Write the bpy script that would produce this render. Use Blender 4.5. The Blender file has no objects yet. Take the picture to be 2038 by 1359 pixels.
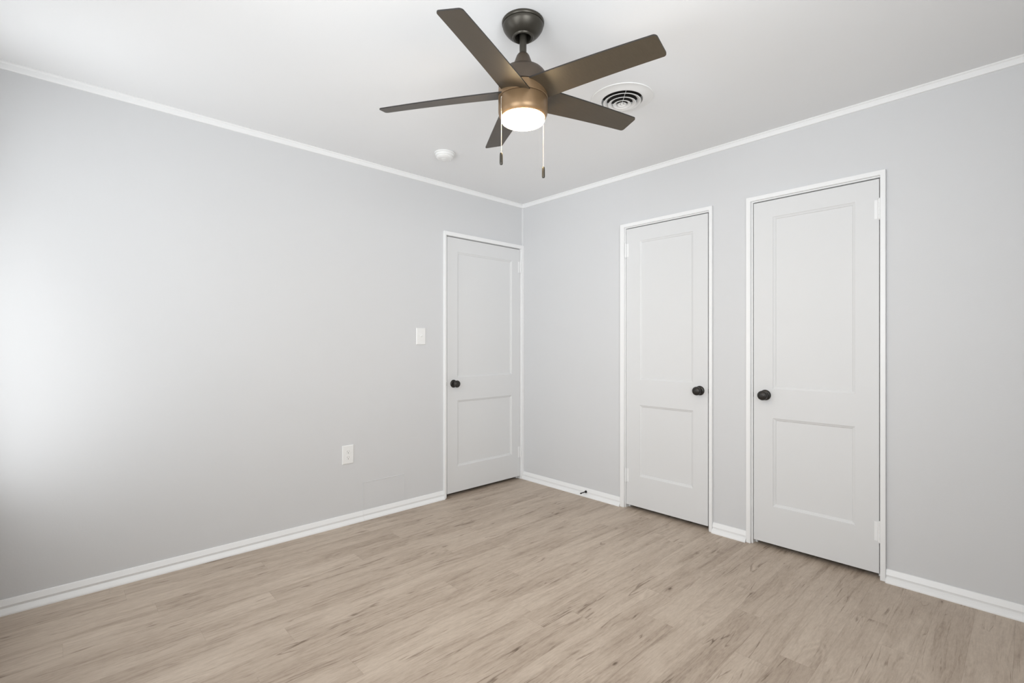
import bpy, bmesh, math, random
from mathutils import Vector, Matrix
random.seed(7)
PI = math.pi
scene = bpy.context.scene
COL = scene.collection

# ------------------------------------------------------------------ camera
FPX = 970.53
cam_d = bpy.data.cameras.new('camera')
cam = bpy.data.objects.new('camera', cam_d); COL.objects.link(cam)
cam.location = (-3.0558, -3.1106, 1.1876)
cam.rotation_euler = (PI/2, 0, -math.radians(43.228))
cam_d.sensor_fit = 'HORIZONTAL'; cam_d.sensor_width = 36.0
cam_d.lens = 36.0*FPX/2038.0
cam_d.shift_y = (686.6-679.5)/2038.0
cam_d.clip_start = 0.02
scene.camera = cam

# ------------------------------------------------------------------ world, daylight, exposure
scene.view_settings.view_transform = 'Standard'
scene.view_settings.look = 'None'
scene.view_settings.gamma = 1.0
scene.view_settings.use_curve_mapping = False
scene.view_settings.exposure = 0.07
world = bpy.data.worlds.new('sky'); scene.world = world
world.use_nodes = True
bg = world.node_tree.nodes['Background']
bg.inputs[0].default_value = (0.80, 0.90, 1.0, 1); bg.inputs[1].default_value = 1.0

H = 2.44
XW, YW = -3.43, -3.66           # window wall on the left behind the camera, and the rear wall
def daylight(name, loc, rot, sx, sy, power, color=(1, 1, 1), spread=PI):
    l = bpy.data.lights.new(name, 'AREA'); l.shape = 'RECTANGLE'; l.size = sx; l.size_y = sy
    l.energy = power; l.color = color; l.spread = spread
    o = bpy.data.objects.new(name, l); COL.objects.link(o)
    o.location = loc; o.rotation_euler = rot
    return o
# daylight by the two windows, plus fill from an added third one (area lights stand in the window reveals)
WA = (-0.82, -0.12, 0.50, 2.36)    # y0,y1,z0,z1 of window_1 in wall x = XW
WC = (-2.75, -1.65, 0.85, 2.20)    # added window in the same wall, put in to even out the light
WB = (-3.15, -1.85, 0.85, 2.20)    # x0,x1,z0,z1 of window_2 in wall y = YW
TILT = math.radians(9)             # light reflected up from the ground outside
for nm, W_, pw in (('daylight_side', WA, 11.0), ('fill_side_far', WC, 31.5)):
    daylight(nm, (XW-0.025, (W_[0]+W_[1])/2, (W_[2]+W_[3])/2), (0, -PI/2-TILT, 0), W_[3]-W_[2]-0.04, W_[1]-W_[0]-0.04, pw, (0.955, 0.982, 1.0))
daylight('daylight_rear', ((WB[0]+WB[1])/2, YW-0.025, (WB[2]+WB[3])/2), (PI/2+TILT, 0, -math.radians(38)), WB[1]-WB[0]-0.04, WB[3]-WB[2]-0.04, 18, (0.955, 0.982, 1.0), 1.8)

# ------------------------------------------------------------------ materials
def newmat(name):
    m = bpy.data.materials.new(name); m.use_nodes = True
    nt = m.node_tree; b = nt.nodes['Principled BSDF']
    return m, nt, b
def N(nt, t, **kw):
    n = nt.nodes.new(t)
    for k, v in kw.items(): setattr(n, k, v)
    return n
def paint(name, col, rough=0.5, bump=0.0, scale=300, vary=0.0, metallic=0.0, spec=0.4):
    m, nt, b = newmat(name)
    b.inputs['Roughness'].default_value = rough
    b.inputs['Metallic'].default_value = metallic
    b.inputs['Specular IOR Level'].default_value = spec
    tc = N(nt, 'ShaderNodeTexCoord')
    nz = N(nt, 'ShaderNodeTexNoise'); nz.inputs['Scale'].default_value = 2.5; nz.inputs['Detail'].default_value = 3
    nt.links.new(tc.outputs['Object'], nz.inputs['Vector'])
    mix = N(nt, 'ShaderNodeMix', data_type='RGBA')
    mix.inputs[6].default_value = tuple(c*(1-vary) for c in col)+(1,)
    mix.inputs[7].default_value = tuple(min(1, c*(1+vary)) for c in col)+(1,)
    nt.links.new(nz.outputs['Fac'], mix.inputs[0]); nt.links.new(mix.outputs[2], b.inputs['Base Color'])
    if bump:
        n2 = N(nt, 'ShaderNodeTexNoise'); n2.inputs['Scale'].default_value = scale; n2.inputs['Detail'].default_value = 4
        nt.links.new(tc.outputs['Object'], n2.inputs['Vector'])
        bp = N(nt, 'ShaderNodeBump'); bp.inputs['Strength'].default_value = bump; bp.inputs['Distance'].default_value = 0.002
        nt.links.new(n2.outputs['Fac'], bp.inputs['Height']); nt.links.new(bp.outputs['Normal'], b.inputs['Normal'])
    return m
M = {}
M['wall'] = paint('wall_paint', (0.660, 0.664, 0.672), 0.55, 0.12, 120, 0.012)
M['ceiling'] = paint('ceiling_paint', (0.845, 0.850, 0.855), 0.8, 0.10, 90, 0.01)
M['trim'] = paint('trim_paint', (0.86, 0.863, 0.863), 0.35, 0.04, 60, 0.01)
M['door'] = paint('door_paint', (0.715, 0.718, 0.720), 0.5, 0.05, 50, 0.012)
M['plastic'] = paint('white_plastic', (0.84, 0.84, 0.83), 0.3)
M['vent'] = paint('vent_enamel', (0.80, 0.80, 0.79), 0.35)
M['dark'] = paint('dark_slot', (0.02, 0.02, 0.02), 0.6)
M['slot'] = paint('shadowed_slot', (0.22, 0.22, 0.22), 0.6)
M['duct'] = paint('duct_metal', (0.06, 0.055, 0.05), 0.5, vary=0.3)
M['bronze'] = paint('oil_rubbed_bronze', (0.052, 0.047, 0.038), 0.36, 0.03, 400, 0.08, metallic=0.55)
M['housing'] = paint('lamp_glow_bronze', (0.215, 0.138, 0.074), 0.38, 0.03, 400, 0.08, metallic=0.5)  # bronze with the lamp's orange glow put into its base colour
M['motor'] = paint('bronze_motor', (0.085, 0.066, 0.050), 0.42, 0.03, 400, 0.08, metallic=0.5)
M['knob'] = paint('dark_bronze_knob', (0.040, 0.037, 0.034), 0.34, 0.03, 300, 0.1, metallic=0.5)
M['band'] = paint('dark_edge_band', (0.020, 0.018, 0.016), 0.45)
M['black'] = paint('black_rubber', (0.012, 0.012, 0.012), 0.5)
M['chain'] = paint('nickel_chain', (0.62, 0.58, 0.52), 0.25, metallic=0.8)
M['hall'] = paint('closet_shade_paint', (0.10, 0.10, 0.10), 0.8)  # walls behind the doors coloured dark to deepen the shade in the gaps

def blade_mat():
    m, nt, b = newmat('blade_brown')
    b.inputs['Roughness'].default_value = 0.42
    tc = N(nt, 'ShaderNodeTexCoord'); mp = N(nt, 'ShaderNodeMapping'); mp.inputs['Scale'].default_value = (4, 60, 60)
    nz = N(nt, 'ShaderNodeTexNoise'); nz.inputs['Scale'].default_value = 3; nz.inputs['Detail'].default_value = 5
    mix = N(nt, 'ShaderNodeMix', data_type='RGBA')
    mix.inputs[6].default_value = (0.050, 0.038, 0.024, 1); mix.inputs[7].default_value = (0.070, 0.054, 0.036, 1)
    nt.links.new(tc.outputs['Object'], mp.inputs['Vector']); nt.links.new(mp.outputs[0], nz.inputs['Vector'])
    nt.links.new(nz.outputs['Fac'], mix.inputs[0]); nt.links.new(mix.outputs[2], b.inputs['Base Color'])
    return m
M['blade'] = blade_mat()

def lens_mat():
    m, nt, b = newmat('lit_lens')
    b.inputs['Base Color'].default_value = (0.9, 0.88, 0.84, 1)
    b.inputs['Emission Color'].default_value = (1.0, 0.74, 0.42, 1)
    b.inputs['Emission Strength'].default_value = 64.0
    return m
M['lens'] = lens_mat()

def pane_mat():
    m = bpy.data.materials.new('window_glass'); m.use_nodes = True
    nt = m.node_tree; nt.nodes.clear()
    out = N(nt, 'ShaderNodeOutputMaterial'); mx = N(nt, 'ShaderNodeMixShader'); tr = N(nt, 'ShaderNodeBsdfTransparent')
    gl = N(nt, 'ShaderNodeBsdfGlossy'); gl.inputs['Roughness'].default_value = 0.02
    fr = N(nt, 'ShaderNodeFresnel'); fr.inputs['IOR'].default_value = 1.45
    nt.links.new(fr.outputs[0], mx.inputs[0]); nt.links.new(tr.outputs[0], mx.inputs[1]); nt.links.new(gl.outputs[0], mx.inputs[2])
    nt.links.new(mx.outputs[0], out.inputs[0])
    return m
M['pane'] = pane_mat()

PW, PL = 0.1235, 1.22
def floor_mat():
    m, nt, b = newmat('vinyl_plank')
    L = nt.links.new
    def math_(op, a=None, bb=None, c=None):
        n = N(nt, 'ShaderNodeMath', operation=op)
        for i, v in enumerate((a, bb, c)):
            if v is None: continue
            if isinstance(v, (int, float)): n.inputs[i].default_value = v
            else: L(v, n.inputs[i])
        return n.outputs[0]
    geo = N(nt, 'ShaderNodeNewGeometry')
    sep = N(nt, 'ShaderNodeSeparateXYZ'); L(geo.outputs['Position'], sep.inputs[0])
    X, Y = sep.outputs[0], sep.outputs[1]
    ry = math_('DIVIDE', math_('ADD', Y, 1.090+PW*40), PW)
    row = math_('FLOOR', ry)
    fy = math_('FRACT', ry)
    # row offsets: the joints the photograph shows, else random
    known = {39: -0.404, 34: -1.371, 42: -1.39, 43: -2.30, 41: -1.715, 40: -1.13, 37: -1.02, 36: -1.505, 33: -0.943,
             32: -1.154, 30: -0.813, 28: -1.028, 27: -0.476, 45: -2.716, 46: -2.228, 44: -3.03, 38: -1.306}
    ramp = N(nt, 'ShaderNodeValToRGB'); ramp.color_ramp.interpolation = 'CONSTANT'
    cr = ramp.color_ramp; r0, r1 = 20, 52
    while len(cr.elements) < 32: cr.elements.new(0.5)
    for i in range(32):
        rr = r0+i
        x = known.get(rr, random.uniform(-2, 0))
        v = ((-x) % PL)/PL
        cr.elements[i].position = i/32.0
        cr.elements[i].color = (v, v, v, 1)
    L(math_('DIVIDE', math_('ADD', math_('SUBTRACT', row, r0), 0.5), 32.0), ramp.inputs[0])
    sc = N(nt, 'ShaderNodeSeparateColor'); L(ramp.outputs[0], sc.inputs[0])
    rx = math_('ADD', math_('DIVIDE', math_('ADD', X, PL*20), PL), sc.outputs[0])
    colm = math_('FLOOR', rx); fx = math_('FRACT', rx)
    idv = N(nt, 'ShaderNodeCombineXYZ'); L(row, idv.inputs[0]); L(colm, idv.inputs[1])
    wn = N(nt, 'ShaderNodeTexWhiteNoise', noise_dimensions='3D'); L(idv.outputs[0], wn.inputs['Vector'])
    rnd = wn.outputs['Value']
    rs = N(nt, 'ShaderNodeSeparateColor'); L(wn.outputs['Color'], rs.inputs[0])
    # per plank shifted grain coordinates
    gx = math_('ADD', X, math_('MULTIPLY', rs.outputs[0], 37.0))
    gy = math_('ADD', Y, math_('MULTIPLY', rs.outputs[1], 53.0))
    def coords(sx, sy):
        c = N(nt, 'ShaderNodeCombineXYZ'); L(math_('MULTIPLY', gx, sx), c.inputs[0]); L(math_('MULTIPLY', gy, sy), c.inputs[1])
        L(math_('MULTIPLY', rnd, 9.0), c.inputs[2]); return c.outputs[0]
    def noise(vec, scale, detail=4, rough=0.55, dist=0.0):
        n = N(nt, 'ShaderNodeTexNoise'); n.inputs['Scale'].default_value = scale; n.inputs['Detail'].default_value = detail
        n.inputs['Roughness'].default_value = rough; n.inputs['Distortion'].default_value = dist
        L(vec, n.inputs['Vector']); return n.outputs['Fac']
    def rng(v, a, bb, c=0.0, d=1.0):
        n = N(nt, 'ShaderNodeMapRange'); n.interpolation_type = 'SMOOTHSTEP'
        n.inputs[1].default_value = a; n.inputs[2].default_value = bb; n.inputs[3].default_value = c; n.inputs[4].default_value = d
        L(v, n.inputs[0]); return n.outputs[0]
    # slow waviness of the grain
    wob = math_('SUBTRACT', noise(coords(3.0, 7.0), 1.0, 3, 0.5), 0.5)
    gy = math_('ADD', gy, math_('MULTIPLY', wob, 0.030))
    broad = noise(coords(1.7, 9.0), 1.0, 3, 0.55, 0.4)        # soft tone patches
    streak = noise(coords(2.4, 40.0), 1.0, 6, 0.66, 0.8)      # darker grain streaks
    fine = noise(coords(26.0, 170.0), 1.0, 4, 0.65)           # pores
    mott = noise(coords(22.0, 48.0), 1.0, 4, 0.65)
    # cathedral rings in a few places
    ringn = noise(coords(1.3, 6.5), 1.0, 2, 0.4)
    ringv = math_('ABSOLUTE', math_('SUBTRACT', math_('FRACT', math_('MULTIPLY', ringn, 24.0)), 0.5))
    rmask = rng(noise(coords(1.5, 5.0), 1.0, 2, 0.5), 0.55, 0.68)
    # knots
    vo = N(nt, 'ShaderNodeTexVoronoi', feature='F1'); vo.inputs['Scale'].default_value = 1.0; L(coords(3.0, 8.0), vo.inputs['Vector'])
    ksel = N(nt, 'ShaderNodeSeparateColor'); L(vo.outputs['Color'], ksel.inputs[0])
    ksw = math_('GREATER_THAN', ksel.outputs[0], 0.80)
    knot = math_('MULTIPLY', math_('ADD', rng(vo.outputs['Distance'], 0.02, 0.065, 0.75, 0.0), rng(vo.outputs['Distance'], 0.03, 0.20, 0.35, 0.0)), ksw)
    # thin dark check lines along the grain
    cn = math_('ABSOLUTE', math_('SUBTRACT', noise(coords(1.6, 26.0), 1.0, 2, 0.4, 0.5), 0.5))
    crack = math_('MULTIPLY', rng(cn, 0.003, 0.020, 1.0, 0.0), rng(noise(coords(4.5, 12.0), 1.0, 3, 0.6), 0.50, 0.64))
    # value 0 dark .. 1 light
    v = math_('ADD', math_('MULTIPLY', rng(broad, 0.36, 0.68), -0.26), 0.83)
    v = math_('ADD', v, math_('MULTIPLY', rng(streak, 0.46, 0.72), -0.30))
    v = math_('ADD', v, math_('MULTIPLY', math_('SUBTRACT', fine, 0.5), 0.60))
    v = math_('ADD', v, math_('MULTIPLY', math_('SUBTRACT', mott, 0.5), 0.30))
    v = math_('ADD', v, math_('MULTIPLY', math_('MULTIPLY', math_('SUBTRACT', ringv, 0.25), rmask), 0.45))
    v = math_('ADD', v, math_('MULTIPLY', math_('SUBTRACT', rs.outputs[2], 0.5), 0.12))
    v = math_('SUBTRACT', v, math_('MULTIPLY', knot, 0.62))
    v = math_('SUBTRACT', v, math_('MULTIPLY', crack, 0.46))
    ramp2 = N(nt, 'ShaderNodeValToRGB'); e = ramp2.color_ramp.elements
    e[0].position = 0.0; e[0].color = (0.150, 0.108, 0.076, 1)
    e[1].position = 1.0; e[1].color = (0.580, 0.490, 0.405, 1)
    k = ramp2.color_ramp.elements.new(0.5); k.color = (0.400, 0.322, 0.256, 1)
    L(v, ramp2.inputs[0])
    # seams
    def edge(f, w, size):
        d = math_('MULTIPLY', math_('MINIMUM', f, math_('SUBTRACT', 1.0, f)), size)
        return rng(d, 0.0, w, 1.0, 0.0)
    seam = math_('MAXIMUM', edge(fy, 0.0014, PW), edge(fx, 0.0014, PL))
    mix = N(nt, 'ShaderNodeMix', data_type='RGBA'); mix.blend_type = 'MULTIPLY'
    L(math_('MULTIPLY', seam, 0.22), mix.inputs[0]); L(ramp2.outputs[0], mix.inputs[6]); mix.inputs[7].default_value = (0.35, 0.3, 0.26, 1)
    L(mix.outputs[2], b.inputs['Base Color'])
    L(math_('ADD', math_('MULTIPLY', fine, 0.12), 0.42), b.inputs['Roughness'])
    b.inputs['Specular IOR Level'].default_value = 0.35
    bp = N(nt, 'ShaderNodeBump'); bp.inputs['Strength'].default_value = 0.12; bp.inputs['Distance'].default_value = 0.001
    L(math_('SUBTRACT', fine, math_('MULTIPLY', seam, 1.5)), bp.inputs['Height']); L(bp.outputs['Normal'], b.inputs['Normal'])
    return m
M['floor'] = floor_mat()

# ------------------------------------------------------------------ mesh helpers
def obj(name, bm, mat, parent=None, smooth=None, bevel=None, loc=None):
    bmesh.ops.remove_doubles(bm, verts=bm.verts, dist=1e-6)
    bmesh.ops.recalc_face_normals(bm, faces=bm.faces)
    me = bpy.data.meshes.new(name); bm.to_mesh(me); bm.free()
    if mat is not None: me.materials.append(mat)
    o = bpy.data.objects.new(name, me); COL.objects.link(o)
    if loc is not None: o.location = loc
    if parent is not None: o.parent = parent
    if smooth is not None:
        for p in me.polygons: p.use_smooth = True
        me.set_sharp_from_angle(angle=math.radians(smooth))
    if bevel:
        md = o.modifiers.new('edge', 'BEVEL'); md.width = bevel; md.segments = 2; md.limit_method = 'ANGLE'; md.angle_limit = math.radians(40)
    return o
def struct(name, bm, mat, **kw):
    o = obj(name, bm, mat, **kw)
    o['kind'] = 'structure'
    return o
def tag(o, label, cat, group=None):
    o['label'] = label; o['category'] = cat
    if group: o['group'] = group
    return o
def thing(name, label, cat, loc=(0, 0, 0), group=None):
    o = bpy.data.objects.new(name, None); COL.objects.link(o); o.location = loc; o.empty_display_size = 0.05
    return tag(o, label, cat, group)
def box(bm, x0, x1, y0, y1, z0, z1):
    vs = [bm.verts.new((x, y, z)) for x in (x0, x1) for y in (y0, y1) for z in (z0, z1)]
    for f in ((0,1,3,2),(4,6,7,5),(0,4,5,1),(2,3,7,6),(0,2,6,4),(1,5,7,3)):
        bm.faces.new([vs[i] for i in f])
def lathe(bm, prof, seg=48, mat4=Matrix(), close=False):
    """prof: list of (r, a); revolved about local Z, a = height along it."""
    rings = []
    for r, a in prof:
        if r < 1e-6: rings.append([bm.verts.new(mat4 @ Vector((0, 0, a)))])
        else: rings.append([bm.verts.new(mat4 @ Vector((r*math.cos(2*PI*i/seg), r*math.sin(2*PI*i/seg), a))) for i in range(seg)])
    prs = list(zip(rings[:-1], rings[1:]))
    if close: prs.append((rings[-1], rings[0]))
    for A, B in prs:
        for i in range(seg):
            j = (i+1) % seg
            if len(A) == 1 and len(B) == 1: continue
            if len(A) == 1: bm.faces.new((A[0], B[i], B[j]))
            elif len(B) == 1: bm.faces.new((A[i], A[j], B[0]))
            else: bm.faces.new((A[i], A[j], B[j], B[i]))
def grid_solid(bm, us, vs, hole, P, d0, d1):
    """slab of cells us x vs without the cells hole(i, j); P(u, v, d) places a point."""
    V = {}
    def vert(i, j, k):
        if (i, j, k) not in V: V[(i, j, k)] = bm.verts.new(P(us[i], vs[j], (d0, d1)[k]))
        return V[(i, j, k)]
    nu, nv = len(us)-1, len(vs)-1
    solid = lambda i, j: 0 <= i < nu and 0 <= j < nv and not hole(i, j)
    for i in range(nu):
        for j in range(nv):
            if not solid(i, j): continue
            for k in (0, 1):
                bm.faces.new([vert(i, j, k), vert(i+1, j, k), vert(i+1, j+1, k), vert(i, j+1, k)])
            for (di, dj, a, b_) in ((-1,0,(i,j),(i,j+1)), (1,0,(i+1,j),(i+1,j+1)), (0,-1,(i,j),(i+1,j)), (0,1,(i,j+1),(i+1,j+1))):
                if not solid(i+di, j+dj):
                    bm.faces.new([vert(*a, 0), vert(*b_, 0), vert(*b_, 1), vert(*a, 1)])
def extrude_profile(bm, prof, a0, a1, P):
    """closed profile [(d, z)] extruded from a0 to a1; P(a, d, z) places a point."""
    A = [bm.verts.new(P(a0, d, z)) for d, z in prof]; B = [bm.verts.new(P(a1, d, z)) for d, z in prof]
    n = len(prof)
    for i in range(n): bm.faces.new((A[i], A[(i+1) % n], B[(i+1) % n], B[i]))
    bm.faces.new(A); bm.faces.new(B[::-1])
PLw = lambda u, v, d: (u, d, v)        # left wall plane y = 0, d into the wall
PRw = lambda u, v, d: (d, u, v)        # right wall plane x = 0
PLp = lambda a, d, z: (a, -d, z)       # profile standing out of the left wall
PRp = lambda a, d, z: (-d, a, z)

# ------------------------------------------------------------------ doors: numbers read off the photograph
# jamb faces, slab edges, panel sides, casing inner/outer, hinge side (+1 = higher u), z of panels
D1 = dict(P=PLw, zci=2.0400, j0=-0.8295, j1=-0.0335, s0=-0.825, s1=-0.037, p0=-0.722, p1=-0.132, ci0=-0.8440, ci1=-0.0285, co0=-0.864, co1=-0.0005, hinge=1, zt=2.0345)
D2 = dict(P=PRw, j0=-1.6985, j1=-1.0775, s0=-1.6925, s1=-1.0805, p0=-1.592, p1=-1.193, ci0=-1.7070, ci1=-1.072, co0=-1.7275, co1=-1.038, hinge=1, zt=2.0335)
D3 = dict(P=PRw, j0=-2.5865, j1=-1.9695, s0=-2.583, s1=-1.973, p0=-2.480, p1=-2.081, ci0=-2.5895, ci1=-1.9605, co0=-2.612, co1=-1.935, hinge=-1, zt=2.0335)
ZJ, ZCI, ZCO = 2.0395, 2.046, 2.071
WT = 0.115

# ------------------------------------------------------------------ room shell
bm = bmesh.new(); box(bm, XW-0.12, 0.85, YW-0.12, 1.05, -0.12, 0.0)
struct('floor', bm, M['floor'])

VC = (-0.952, -1.688); VR = 0.104     # ceiling diffuser centre, opening radius
bm = bmesh.new()
X0, X1, Y0, Y1 = XW-0.12, 0.85, YW-0.12, 1.05
angs = [2*PI*i/64 for i in range(64)]+[math.atan2(y-VC[1], x-VC[0]) % (2*PI) for x in (X0, X1) for y in (Y0, Y1)]
angs = sorted(angs)
inner, outer, itop = [], [], []
for a in angs:
    c, s = math.cos(a), math.sin(a)
    inner.append(bm.verts.new((VC[0]+VR*c, VC[1]+VR*s, H))); itop.append(bm.verts.new((VC[0]+VR*c, VC[1]+VR*s, H+0.12)))
    t = min(((X1-VC[0])/c if c > 0 else (X0-VC[0])/c) if abs(c) > 1e-9 else 1e9, ((Y1-VC[1])/s if s > 0 else (Y0-VC[1])/s) if abs(s) > 1e-9 else 1e9)
    outer.append((bm.verts.new((VC[0]+t*c, VC[1]+t*s, H)), bm.verts.new((VC[0]+t*c, VC[1]+t*s, H+0.12))))
n = len(angs)
for i in range(n):
    j = (i+1) % n
    bm.faces.new((inner[i], inner[j], outer[j][0], outer[i][0]))
    bm.faces.new((itop[i], itop[j], outer[j][1], outer[i][1]))
    bm.faces.new((inner[i], inner[j], itop[j], itop[i]))
    bm.faces.new((outer[i][0], outer[j][0], outer[j][1], outer[i][1]))
struct('ceiling', bm, M['ceiling'])

def wall(name, P, us, holes, flip=1, mat='wall', d1=None):
    """holes: (u0, u1, z0, z1)"""
    U = sorted(set(us+[h[0] for h in holes]+[h[1] for h in holes])); Z = sorted(set([0.0, H]+[h[2] for h in holes]+[h[3] for h in holes]))
    def hole(i, j):
        u, z = (U[i]+U[i+1])/2, (Z[j]+Z[j+1])/2
        return any(h[0] < u < h[1] and h[2] < z < h[3] for h in holes)
    b = bmesh.new(); grid_solid(b, U, Z, hole, P, 0.0, WT)
    return struct(name, b, M[mat])
JT = 0.014
wall('wall_left', PLw, [XW-0.115, 0.0], [(D1['j0']-JT, D1['j1']+JT, 0.0, ZJ+JT)])
wall('wall_right', PRw, [YW-0.115, WT], [(D2['j0']-JT, D2['j1']+JT, 0.0, ZJ+JT), (D3['j0']-JT, D3['j1']+JT, 0.0, ZJ+JT)])
wall('wall_side', lambda u, v, d: (XW-d, u, v), [YW-0.0, 0.0], [WA, WC])
wall('wall_rear', lambda u, v, d: (u, YW-d, v), [XW-0.115, 0.0], [(WB[0], WB[1], WB[2], WB[3])])
# unlit closet and hall behind the shut doors
bm = bmesh.new()
box(bm, 0.72, 0.80, -2.80, -0.90, 0, H); box(bm, WT, 0.72, -2.80, -2.72, 0, H); box(bm, WT, 0.72, -0.98, -0.90, 0, H); box(bm, WT, 0.72, -1.86, -1.80, 0, H)
struct('wall_closet', bm, M['hall'])
bm = bmesh.new()
box(bm, -1.05, 0.11, 0.92, 1.0, 0, H); box(bm, -1.05, -0.97, WT, 0.92, 0, H); box(bm, 0.03, 0.11, WT, 0.92, 0, H)
struct('wall_hall', bm, M['hall'])

# ------------------------------------------------------------------ windows behind the camera (they let the daylight in; the third is added for fill)
def window(name, P, u0, u1, z0, z1):
    b = bmesh.new()
    grid_solid(b, [u0-0.05, u0+0.012, u1-0.012, u1+0.05], [z0-0.05, z0+0.012, z1-0.012, z1+0.05], lambda i, j: i == 1 and j == 1, P, -0.018, -0.0005)
    grid_solid(b, [u0+0.0005, u0+0.014, u1-0.014, u1-0.0005], [z0+0.0005, z0+0.014, z1-0.014, z1-0.0005], lambda i, j: i == 1 and j == 1, P, 0.0, 0.11)
    fr = struct(name, b, M['trim'], bevel=0.002)
    zm = (z0+z1)/2
    for k, (a, c, d) in enumerate(((z0+0.015, zm+0.018, 0.04), (zm-0.018, z1-0.015, 0.075))):
        b = bmesh.new(); w = 0.036
        grid_solid(b, [u0+0.015, u0+0.015+w, u1-0.015-w, u1-0.015], [a, a+w, c-w, c], lambda i, j: i == 1 and j == 1, P, d, d+0.03)
        sash = obj('sash', b, M['trim'], parent=fr, bevel=0.002)
        b = bmesh.new(); grid_solid(b, [u0+0.015+w-0.004, u1-0.015-w+0.004], [a+w-0.004, c-w+0.004], lambda i, j: False, P, d+0.013, d+0.017)
        obj('pane', b, M['pane'], parent=sash)
window('window_1', lambda u, v, d: (XW-d, u, v), *WA)
window('window_2', lambda u, v, d: (u, YW-d, v), *WB)
window('added_window', lambda u, v, d: (XW-d, u, v), *WC)  # unseen extra window, added around the fill light

# ------------------------------------------------------------------ baseboards and cornice
BB = [(0.0, 0.0), (0.030, 0.0), (0.030, 0.003), (0.0290, 0.0070), (0.0255, 0.0125), (0.0200, 0.0185), (0.0125, 0.0245), (0.0105, 0.0255), (0.0105, 0.0340), (0.0145, 0.0355), (0.0148, 0.0375), (0.0065, 0.0615), (0.0045, 0.0635), (0.0, 0.0635)]
bm = bmesh.new()
extrude_profile(bm, BB, XW, -1.5262, PLp); extrude_profile(bm, BB, -1.5255, D1['co0']-0.0005, PLp)
struct('baseboard_left', bm, M['trim'])
bm = bmesh.new()
extrude_profile(bm, BB, -0.0015, D2['co1']+0.0005, PRp)
extrude_profile(bm, BB, D2['co0']-0.0005, D3['co1']+0.0005, PRp)
extrude_profile(bm, BB, D3['co0']-0.0005, YW, PRp)
struct('baseboard_right', bm, M['trim'])
bm = bmesh.new(); extrude_profile(bm, BB, YW+0.03, -0.03, lambda a, d, z: (XW+d, a, z)); struct('baseboard_side', bm, M['trim'])
bm = bmesh.new(); extrude_profile(bm, BB, XW, -0.03, lambda a, d, z: (a, YW+d, z)); struct('baseboard_rear', bm, M['trim'])
CR = [(0.0, H), (0.0155, H), (0.0155, H-0.005), (0.0125, H-0.0075), (0.0095, H-0.010), (0.0085, H-0.022), (0.0075, H-0.030), (0.006, H-0.033), (0.0, H-0.034)]
bm = bmesh.new(); extrude_profile(bm, CR, XW, 0.0, PLp); struct('trim_1', bm, M['trim'])
bm = bmesh.new(); extrude_profile(bm, CR, YW, 0.0, PRp); struct('trim_2', bm, M['trim'])
# quarter round bead in the corner
def corner_bead(z0, z1):
    b = bmesh.new(); R = 0.015
    pts = [(0, 0)]+[(-R*math.cos(t), -R*math.sin(t)) for t in [PI/2*k/8 for k in range(9)]]
    A = [b.verts.new((x, y, z0)) for x, y in pts]; B = [b.verts.new((x, y, z1)) for x, y in pts]
    for i in range(len(pts)): b.faces.new((A[i], A[(i+1) % len(pts)], B[(i+1) % len(pts)], B[i]))
    b.faces.new(A); b.faces.new(B[::-1])
    return b
struct('trim_3', corner_bead(ZCO+0.001, H-0.036), M['wall'], smooth=50)

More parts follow.
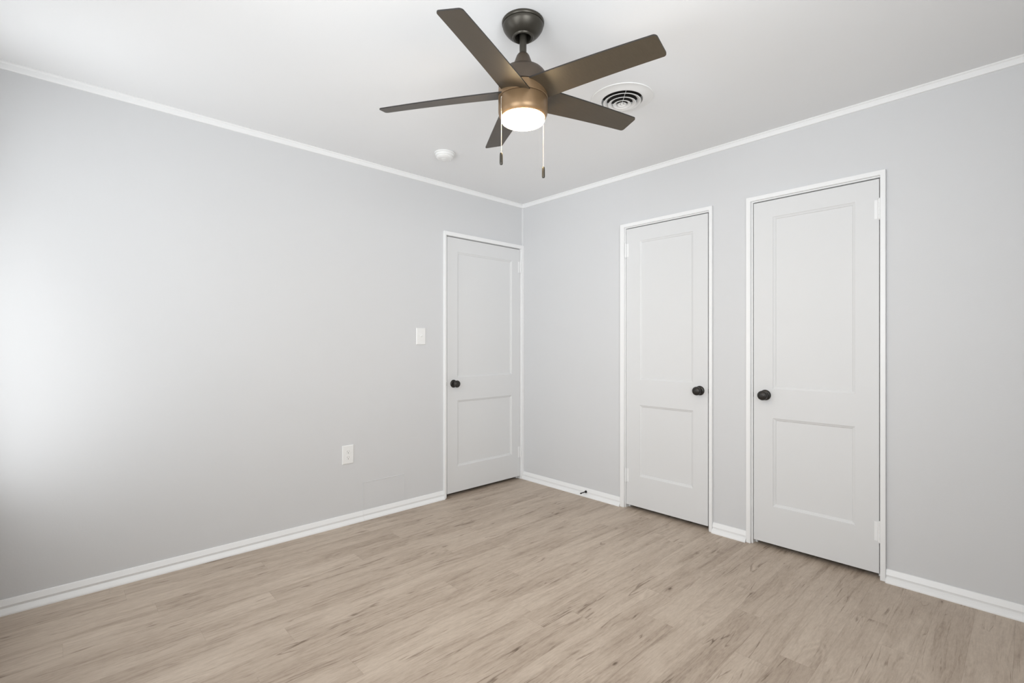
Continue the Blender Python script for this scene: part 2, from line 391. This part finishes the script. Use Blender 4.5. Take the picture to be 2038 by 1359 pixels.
# ------------------------------------------------------------------ doors
def door(idx, D, zlo, zhi, label, knob_u, knob_z, latch_z):
    P = D['P']
    # casing strips on the wall face
    b = bmesh.new()
    grid_solid(b, [D['co0'], D['ci0'], D['ci1'], D['co1']], [0.0, D.get('zci', ZCI), ZCO], lambda i, j: i == 1 and j == 0, P, -0.0180, -0.0003)
    struct('trim_%d' % (2+2*idx), b, M['trim'], bevel=0.0022)
    # jamb lining with the stop strip the slab shuts against
    b = bmesh.new()
    grid_solid(b, [D['j0']-JT+0.0005, D['j0'], D['j1'], D['j1']+JT-0.0005], [0.0, ZJ, ZJ+JT-0.0005], lambda i, j: i == 1 and j == 0, P, 0.0, WT)
    grid_solid(b, [D['j0']-0.001, D['j0']+0.012, D['j1']-0.012, D['j1']+0.001], [0.0, ZJ-0.012, ZJ+0.001], lambda i, j: i == 1 and j == 0, P, 0.0395, 0.072)
    struct('trim_%d' % (3+2*idx), b, M['trim'])
    # slab with two recessed panels
    b = bmesh.new()
    us = [D['s0'], D['p0'], D['p1'], D['s1']]; vs = [0.0255, zlo[0], zlo[1], zhi[0], zhi[1], D['zt']]
    d0, d1 = 0.0015, 0.0365
    V = {}
    def vv(i, j):
        if (i, j) not in V: V[(i, j)] = b.verts.new(P(us[i], vs[j], d0))
        return V[(i, j)]
    for i in range(3):
        for j in range(5):
            if i == 1 and j in (1, 3):
                prev = [vv(i, j), vv(i+1, j), vv(i+1, j+1), vv(i, j+1)]
                for ins, dep in ((0.0, 0.0028), (0.0115, 0.0072), (0.0135, 0.0105), (0.017, 0.0105)):
                    a0, a1, c0, c1 = us[i]+ins, us[i+1]-ins, vs[j]+ins, vs[j+1]-ins
                    cur = [b.verts.new(P(a0, c0, d0+dep)), b.verts.new(P(a1, c0, d0+dep)), b.verts.new(P(a1, c1, d0+dep)), b.verts.new(P(a0, c1, d0+dep))]
                    for k in range(4): b.faces.new((prev[k], prev[(k+1) % 4], cur[(k+1) % 4], cur[k]))
                    prev = cur
                b.faces.new(prev)
            else:
                b.faces.new((vv(i, j), vv(i+1, j), vv(i+1, j+1), vv(i, j+1)))
    back = {}
    def bb(i, j):
        if (i, j) not in back: back[(i, j)] = b.verts.new(P(us[i], vs[j], d1))
        return back[(i, j)]
    for i in range(3):
        for j in range(5): b.faces.new((bb(i, j), bb(i+1, j), bb(i+1, j+1), bb(i, j+1)))
    for i in range(3):
        for j in (0, 5): b.faces.new((vv(i, j), vv(i+1, j), bb(i+1, j), bb(i, j)))
    for j in range(5):
        for i in (0, 3): b.faces.new((vv(i, j), vv(i, j+1), bb(i, j+1), bb(i, j)))
    slab = struct('door_%d' % idx, b, M['door'], bevel=0.0012)
    slab['label'] = label; slab['category'] = 'door'
    # knob on its rose
    o = Vector(P(0, 0, 0)); nrm = (Vector(P(0, 0, -1))-o).normalized()
    mt = Matrix.Translation(Vector(P(knob_u, knob_z, d0-0.0003))) @ nrm.to_track_quat('Z', 'Y').to_matrix().to_4x4()
    b = bmesh.new()
    lathe(b, [(0, 0), (0.0310, 0), (0.0310, 0.003), (0.0297, 0.0065), (0.026, 0.009), (0.019, 0.0105), (0.0135, 0.0115), (0, 0.0115)], 40, mt)
    rose = obj('rose', b, M['knob'], parent=slab, smooth=40)
    b = bmesh.new()
    lathe(b, [(0, 0.010), (0.0125, 0.010), (0.0115, 0.018), (0.0125, 0.026), (0.017, 0.030), (0.0235, 0.0345), (0.0272, 0.041), (0.028, 0.047), (0.0268, 0.053), (0.0235, 0.0575),
              (0.0185, 0.0600), (0.0170, 0.0603), (0.0160, 0.0592), (0.0150, 0.0600), (0.009, 0.0612), (0, 0.0615)], 40, mt)
    kn = obj('knob', b, M['knob'], parent=slab, smooth=50)
    kn['label'] = 'dark bronze round knob'; rose['label'] = 'dark bronze round backplate'
    # hinges: barrel of five knuckles with ball tips and a painted leaf
    hu = (D['s1']+D['j1'])/2 if D['hinge'] > 0 else (D['s0']+D['j0'])/2
    for z0, z1 in ((0.1895, 0.2885), (1.829, 1.928)):
        b = bmesh.new(); prof = [(0, 0), (0.0035, -0.0035)]; L = z1-z0
        prof = [(0, -0.007), (0.003, -0.006), (0.0042, -0.003), (0.003, 0.0), (0.0062, 0.0)]
        for k in range(5):
            a, c = L*k/5, L*(k+1)/5
            prof += [(0.0062, a+0.0012), (0.0062, c-0.0012), (0.0050, c-0.0004), (0.0050, c+0.0004)] if k < 4 else [(0.0062, a+0.0012), (0.0062, c)]
        prof += [(0.003, L), (0.0042, L+0.003), (0.003, L+0.006), (0, L+0.007)]
        lathe(b, prof, 16, Matrix.Translation(Vector(P(hu, z0, -0.0058))))
        hg = obj('hinge', b, M['trim'], parent=slab, smooth=40)
        b = bmesh.new(); w = 0.022; a, c = (hu-w, hu-0.004) if D['hinge'] > 0 else (hu+0.004, hu+w)
        grid_solid(b, [a, c], [z0+0.001, z1-0.001], lambda i, j: False, P, d0-0.0012, d0+0.0005)
        obj('hinge_leaf', b, M['trim'], parent=hg, bevel=0.0006)
    # latch bolt dark in the gap beside the knob
    lu = (D['j0'], D['s0']) if D['hinge'] > 0 else (D['s1'], D['j1'])
    b = bmesh.new(); grid_solid(b, [lu[0]+0.0003, lu[1]+0.001] if D['hinge'] > 0 else [lu[0]-0.001, lu[1]-0.0003], [latch_z-0.014, latch_z+0.014], lambda i, j: False, P, 0.004, 0.018)
    lt = obj('latch', b, M['knob'], parent=slab); lt['label'] = 'dark metal latch bolt'
    return slab
door(1, D1, (0.228, 0.748), (0.932, 1.925), 'white two panel entry door on the left wall next to the room corner', -0.7625, 0.884, 0.884)
door(2, D2, (0.247, 0.757), (0.939, 1.934), 'narrow white two panel closet door, the farther one with its knob on the right', -1.6390, 0.892, 0.891)
door(3, D3, (0.247, 0.760), (0.932, 1.935), 'narrow white two panel closet door, the nearest one with its knob on the left', -2.0390, 0.8935, 0.892)

# ------------------------------------------------------------------ ceiling fan
AX = (-1.7278, -1.7602)
BL = {'A': [2.1347, -0.1809, 2.1466, -0.2036, -0.0088], 'B': [2.1287, -0.2938, 2.161, -0.2389, 0.0068], 'C': [2.1748, -0.2433, 2.1608, -0.258, -0.0021], 'D': [2.1787, -0.2402, 2.1576, -0.1939, 0.0125], 'E': [2.122, -0.2925, 2.1596, -0.2784, -0.0083]}
FW = Vector((math.sin(math.radians(43.228)), math.cos(math.radians(43.228)), 0)); RT = Vector((FW.y, -FW.x, 0))
T = Matrix.Translation((0, 0, 0))
fan = thing('ceiling_fan', 'bronze five blade ceiling fan with a lit round lamp and two pull chains', 'ceiling fan', (AX[0], AX[1], H))
zz = lambda prof: [(r, z-H) for r, z in prof]
b = bmesh.new()
lathe(b, zz([(0, H-0.0006), (0.081, H-0.0006), (0.0822, 2.437), (0.0818, 2.432), (0.0795, 2.4285), (0.0762, 2.4275), (0.0762, 2.4255), (0.0788, 2.4245), (0.0786, 2.4205), (0.0762, 2.4140), (0.0715, 2.4065), (0.0645, 2.3975), (0.0560, 2.3895),
             (0.0480, 2.3845), (0.0420, 2.3825), (0.0405, 2.3785), (0.0380, 2.3765), (0.0345, 2.3765), (0.0315, 2.3790), (0.0312, 2.3850), (0.0312, 2.420), (0, 2.420)]), 64)
obj('canopy', b, M['bronze'], parent=fan, smooth=35)
b = bmesh.new()
lathe(b, zz([(0, 2.4195), (0.0135, 2.4195), (0.0135, 2.310), (0, 2.310)]), 32)
obj('downrod', b, M['bronze'], parent=fan, smooth=35)
b = bmesh.new()
lathe(b, zz([(0, 2.3195), (0.0145, 2.3195), (0.0200, 2.3150), (0.0245, 2.3090), (0.0275, 2.3010), (0.0310, 2.2920), (0.0355, 2.2800), (0.0400, 2.2640), (0, 2.2640)]), 40)
obj('rod_coupler', b, M['motor'], parent=fan, smooth=50)
b = bmesh.new()
lathe(b, zz([(0, 2.2660), (0.0380, 2.2645), (0.0600, 2.2570), (0.0770, 2.2475), (0.0860, 2.2380), (0.0920, 2.2250), (0.0945, 2.2080), (0.0950, 2.1830), (0.0935, 2.1810), (0, 2.1810)]), 64)
obj('motor_housing', b, M['motor'], parent=fan, smooth=35)
b = bmesh.new()
lathe(b, zz([(0, 2.1815), (0.086, 2.1815), (0.086, 2.1775), (0.0955, 2.1765), (0.0960, 2.175), (0.0960, 2.1415), (0.0945, 2.1400), (0.090, 2.1395), (0, 2.1395)]), 64)
obj('blade_hub', b, M['housing'], parent=fan, smooth=35)
b = bmesh.new()
lathe(b, zz([(0, 2.1400), (0.090, 2.1400), (0.090, 2.1375), (0.0950, 2.1370), (0.0960, 2.1355), (0.0960, 2.0900), (0.0945, 2.0820), (0.0905, 2.0740), (0.0850, 2.0680), (0.0835, 2.0680), (0.0835, 2.0760), (0, 2.0760)]), 64)
obj('lamp_housing', b, M['housing'], parent=fan, smooth=35)
b = bmesh.new()
prof = [(0, 2.0755), (0.0830, 2.0755), (0.0830, 2.0570)]+[(0.0830*math.cos(t), 2.0570-0.0145*math.sin(t)) for t in [PI/2*k/10 for k in range(1, 10)]]+[(0, 2.0425)]
lathe(b, zz(prof), 64)
ln = obj('lamp_lens', b, M['lens'], parent=fan, smooth=60); ln['label'] = 'glowing white lamp diffuser'
R0, RT_, WTIP, WROOT, QD = 0.062, 0.562, 0.0444, 0.0594, 0.0103
for nme, azd in (('A', 252), ('B', 324), ('C', 36), ('D', 108), ('E', 180)):
    zt, pt, zr, pr, da = BL[nme]
    a = math.radians(azd)-0.085+da
    e = RT*math.cos(a)+FW*math.sin(a); t = -RT*math.sin(a)+FW*math.cos(a)
    b = bmesh.new(); rows = []
    S = [i/22 for i in range(-1, 23)]
    rc = 0.012
    rads = [0.09+(RT_-0.09)*s for s in S]
    rads = [r for r in rads if r < RT_-rc]+[RT_-rc+rc*math.sin(PI/2*k/5) for k in range(6)]
    for r in rads:
        u = (r-0.09)/(RT_-0.09)
        w = WROOT+(WTIP-WROOT)*u; p = pr+(pt-pr)*u; z = zr+(zt-zr)*u-QD*(u*u-u)
        w_ = w
        if r > RT_-rc: w_ = w-rc*(1-math.sqrt(max(0, 1-((r-(RT_-rc))/rc)**2)))
        row = []
        for k in range(7):
            s = -1+2*k/6
            base = e*r+t*(s*w_*math.cos(p))+Vector((0, 0, z-H+s*w_*math.sin(p)))
            row.append((b.verts.new(base-Vector((0, 0, 0.0020))), b.verts.new(base+Vector((0, 0, 0.0028)))))
        rows.append(row)
    for A, B in zip(rows[:-1], rows[1:]):
        for k in range(6):
            for q in (0, 1): b.faces.new((A[k][q], A[k+1][q], B[k+1][q], B[k][q]))
        for k in (0, 6): b.faces.new((A[k][0], A[k][1], B[k][1], B[k][0])).material_index = 1
    for row in (rows[0], rows[-1]):
        for k in range(6): b.faces.new((row[k][0], row[k+1][0], row[k+1][1], row[k][1])).material_index = 1
    obj('blade', b, M['blade'], parent=fan, smooth=35).data.materials.append(M['band'])
def chain(off, ztop, zfob, zend):
    b = bmesh.new()
    p = RT*off[0]+FW*off[1]
    # short eyelet out of the housing, then beads hanging straight down
    q = p*(0.0955/p.length)
    nb = 7
    for k in range(nb):
        bmesh.ops.create_icosphere(b, subdivisions=1, radius=0.0017, matrix=Matrix.Translation(q.lerp(p, k/(nb-1))+Vector((0, 0, ztop-H-0.0006*k*k/6))))
    nn = int((ztop-zfob)/0.0036)
    for k in range(nn+1):
        bmesh.ops.create_icosphere(b, subdivisions=1, radius=0.0016, matrix=Matrix.Translation(p+Vector((0, 0, ztop-H-0.004+(zfob-ztop+0.004)*k/nn))))
    lathe(b, [(0.0006, zfob-H-0.002), (0.0006, ztop-H-0.004)], 6, Matrix.Translation(p))
    ch = obj('pull_chain', b, M['chain'], parent=fan, smooth=60)
    b = bmesh.new(); h0, h1 = zend-H, zfob-H
    lathe(b, [(0, h0), (0.0045, h0), (0.0056, h0+0.0015), (0.0062, h0+0.006), (0.0060, h1-0.012), (0.0054, h1-0.003), (0.0040, h1), (0, h1)], 20, Matrix.Translation(p))
    fb = obj('fob', b, M['bronze'], parent=ch, smooth=45); fb['label'] = 'dark bronze pull weight'
chain((-0.0835, -0.051), 2.127, 1.9135, 1.869)
chain((0.0825, 0.050), 2.127, 1.897, 1.854)

# ------------------------------------------------------------------ ceiling air diffuser
vent = thing('ceiling_vent', 'round white ceiling air diffuser with concentric louver rings beside the fan', 'air vent', (VC[0], VC[1], H))
b = bmesh.new()
lathe(b, [(0.155, -0.0004), (0.1553, -0.0026), (0.1540, -0.0042), (0.1515, -0.0045), (0.149, -0.0040), (0.128, -0.0066), (0.112, -0.0110), (0.1045, -0.0130), (0.1025, -0.0125), (0.1018, -0.0100), (0.1018, 0.020), (0.1030, 0.020), (0.1030, -0.0004)], 72, close=True)
obj('flange', b, M['vent'], parent=vent, smooth=40)
b = bmesh.new(); lathe(b, [(0.1030, 0.0203), (0.1030, 0.110), (0, 0.110)], 48)
obj('duct_collar', b, M['duct'], parent=vent, smooth=40)
for ro, zl, ri in ((0.0935, -0.0215, 0.0765), (0.0695, -0.0285, 0.0535), (0.0440, -0.0325, 0.0300), (0.0225, -0.0325, 0.0100)):
    b = bmesh.new(); rise = (ro-ri)*0.40
    lathe(b, [(ro-0.0008, zl-0.0006), (ro+0.0006, zl), (ro+0.0006, zl+0.0014), (ri, zl+rise+0.0012), (ri-0.0006, zl+rise+0.0004), (ri, zl+rise-0.0004)], 60, close=True)
    obj('louver_ring', b, M['vent'], parent=vent, smooth=40)
b = bmesh.new(); lathe(b, [(0, -0.0330), (0.004, -0.0325), (0.0065, -0.0300), (0.0065, -0.0250), (0, -0.0240)], 24)
obj('hub', b, M['vent'], parent=vent, smooth=40)
for k in range(3):
    a = math.radians(-136.8+3+120*k)
    b = bmesh.new(); extrude_profile(b, [(-0.001, -0.001), (0.001, -0.001), (0.001, 0.001), (-0.001, 0.001)], 0.0, 1.0, lambda a_, d_, z_: (0.004+0.0985*a_, d_, -0.0260+0.0205*a_+z_)); bmesh.ops.rotate(b, verts=b.verts, cent=(0, 0, 0), matrix=Matrix.Rotation(a, 3, 'Z'))
    obj('spoke', b, M['vent'], parent=vent)

# ------------------------------------------------------------------ smoke detector
SD = Vector((-1.198, -0.4925, H))
sd = thing('smoke_detector', 'small round white smoke detector on the ceiling near the left wall', 'smoke detector', SD)
b = bmesh.new(); lathe(b, [(0, -0.0004), (0.0650, -0.0004), (0.0670, -0.003), (0.0670, -0.0085), (0.0655, -0.010), (0, -0.010)], 48)
obj('mounting_plate', b, M['plastic'], parent=sd, smooth=35)
b = bmesh.new(); lathe(b, [(0, -0.0095), (0.0600, -0.0095), (0.0600, -0.0120), (0.0615, -0.0130), (0.0600, -0.0235), (0.0555, -0.0260), (0.0540, -0.0262), (0.0540, -0.0285), (0.0545, -0.0300), (0.0480, -0.0370), (0.0350, -0.0400), (0, -0.0400)], 48)
obj('cover', b, M['plastic'], parent=sd, smooth=35)
b = bmesh.new(); lathe(b, [(0, -0.0395), (0.0165, -0.0395), (0.0165, -0.0415), (0.0150, -0.0425), (0.0130, -0.0415), (0, -0.0412)], 32, Matrix.Translation(RT*-0.004+FW*0.003))
obj('test_button', b, M['plastic'], parent=sd, smooth=35)
b = bmesh.new(); lathe(b, [(0, -0.0360), (0.0040, -0.0360), (0.0040, -0.0415), (0.0025, -0.0430), (0, -0.0432)], 16, Matrix.Translation(RT*0.036+FW*0.018))
obj('indicator', b, M['plastic'], parent=sd, smooth=35)

# ------------------------------------------------------------------ switch and outlet on the left wall
def cover_plate(name, root, w, h):
    b = bmesh.new(); prev = None
    for ins, d in ((0.0, 0.0004), (0.0, 0.0025), (0.0025, 0.0052), (0.0045, 0.0060)):
        cur = [b.verts.new((sx*(w/2-ins), -d, sz*(h/2-ins))) for sx, sz in ((-1,-1),(1,-1),(1,1),(-1,1))]
        if prev:
            for k in range(4): b.faces.new((prev[k], prev[(k+1) % 4], cur[(k+1) % 4], cur[k]))
        else: b.faces.new(cur)
        prev = cur
    b.faces.new(prev)
    return obj(name, b, M['plastic'], parent=root, smooth=20)
def screw(root, z):
    b = bmesh.new(); lathe(b, [(0, 0.0055), (0.0030, 0.0055), (0.0028, 0.0066), (0, 0.0072)], 16, Matrix.Translation((0, 0, z)) @ Matrix.Rotation(PI/2, 4, 'X'))
    obj('screw', b, M['plastic'], parent=root, smooth=40)
sw = thing('light_switch', 'white toggle light switch on the left wall beside the entry door', 'light switch', (-1.0645, 0, 1.2530))
cover_plate('cover_plate', sw, 0.0800, 0.1240)
b = bmesh.new(); box(b, -0.0052, 0.0052, -0.0062, -0.0055, -0.0120, 0.0120)
obj('toggle_slot', b, M['plastic'], parent=sw)
b = bmesh.new(); vs = []
for y, z0, z1, w in ((-0.0058, -0.007, 0.009, 0.0046), (-0.0115, -0.0005, 0.010, 0.0042), (-0.0165, 0.0045, 0.0115, 0.0036)):
    vs.append([b.verts.new(p) for p in ((-w, y, z0), (w, y, z0), (w, y, z1), (-w, y, z1))])
for A, B in zip(vs[:-1], vs[1:]):
    for k in range(4): b.faces.new((A[k], A[(k+1) % 4], B[(k+1) % 4], B[k]))
b.faces.new(vs[0]); b.faces.new(vs[-1])
obj('toggle', b, M['plastic'], parent=sw, bevel=0.0007)
screw(sw, 0.030); screw(sw, -0.030)
ou = thing('electrical_outlet', 'white duplex power outlet low on the left wall', 'power outlet', (-1.6305, 0, 0.4600))
cover_plate('cover_plate', ou, 0.0790, 0.1240)
for dz in (0.0195, -0.0195):
    b = bmesh.new()
    pts = []
    for k in range(32):
        a = 2*PI*k/32; x, z = 0.0172*math.cos(a), 0.0172*math.sin(a)
        pts.append((x, max(-0.0142, min(0.0142, z))))
    A = [b.verts.new((x, -0.0058, z+dz)) for x, z in pts]; B = [b.verts.new((x*0.98, -0.0074, z*0.98+dz)) for x, z in pts]
    for k in range(32): b.faces.new((A[k], A[(k+1) % 32], B[(k+1) % 32], B[k]))
    b.faces.new(A); b.faces.new(B)
    rc_ = obj('receptacle', b, M['plastic'], parent=ou)
    for x0, h in ((-0.0064, 0.0040), (0.0064, 0.0033)):
        b = bmesh.new(); box(b, x0-0.0009, x0+0.0009, -0.00765, -0.0070, dz+0.0030-h, dz+0.0030+h)
        obj('slot', b, M['slot'], parent=rc_)
    b = bmesh.new(); lathe(b, [(0, 0.0070), (0.0025, 0.0070), (0.0025, 0.00765), (0, 0.00765)], 16, Matrix.Translation((0, 0, dz-0.0078)) @ Matrix.Rotation(PI/2, 4, 'X'))
    obj('ground_hole', b, M['dark'], parent=rc_)
screw(ou, 0.0)

# ------------------------------------------------------------------ painted-over access panel in the left wall
ap = thing('access_panel', 'painted-over rectangular access panel outline low on the left wall above the baseboard', 'access panel', (-1.363, 0, 0.165))
b = bmesh.new(); grid_solid(b, [-1.5205, -1.2075], [0.0735, 0.2505], lambda i, j: False, PLw, -0.0012, -0.0002)
pl = obj('panel', b, M['wall'], bevel=0.0006); pl.location = (1.363, 0, -0.165); pl.parent = ap
def caulk(p0, p1):
    b = bmesh.new(); n = 40; rings = []
    d = (Vector(p1)-Vector(p0)); L = d.length; side = Vector((d.z, 0, -d.x)).normalized()
    for i in range(n+1):
        c = Vector(p0)+d*(i/n)+side*random.uniform(-0.0007, 0.0007); w = random.uniform(0.0017, 0.0030); h = random.uniform(0.0018, 0.0036)
        rings.append([b.verts.new(c+side*(w*math.cos(t))+Vector((0, -h*math.sin(t)-0.0002, 0))) for t in [PI*k/6 for k in range(7)]])
    for A, B in zip(rings[:-1], rings[1:]):
        for k in range(6): b.faces.new((A[k], A[k+1], B[k+1], B[k]))
    o = obj('caulk_bead', b, M['wall'], smooth=80); o.location = (1.363, 0, -0.165); o.parent = ap
caulk((-1.5225, 0, 0.0735), (-1.5225, 0, 0.2525)); caulk((-1.5225, 0, 0.2525), (-1.2055, 0, 0.2525)); caulk((-1.2055, 0, 0.2525), (-1.2055, 0, 0.0735))

# ------------------------------------------------------------------ door stop on the right baseboard
ds = thing('door_stop', 'small black rod door stop fixed to the right baseboard near the corner', 'door stop', (-0.0135, -0.7220, 0.0385))
rotm = Matrix.Rotation(-PI/2, 4, 'Y')
b = bmesh.new(); lathe(b, [(0, 0.0), (0.0098, 0.0), (0.0098, 0.0055), (0.0075, 0.009), (0, 0.009)], 24, rotm)
obj('base_flange', b, M['black'], parent=ds, smooth=40)
b = bmesh.new(); lathe(b, [(0, 0.005), (0.0038, 0.005), (0.0036, 0.058), (0, 0.058)], 16, rotm)
obj('rod', b, M['black'], parent=ds, smooth=40)
b = bmesh.new(); lathe(b, [(0, 0.056), (0.0050, 0.056), (0.0054, 0.059), (0.0054, 0.066), (0.0044, 0.070), (0, 0.071)], 20, rotm)
obj('rubber_tip', b, M['black'], parent=ds, smooth=40)
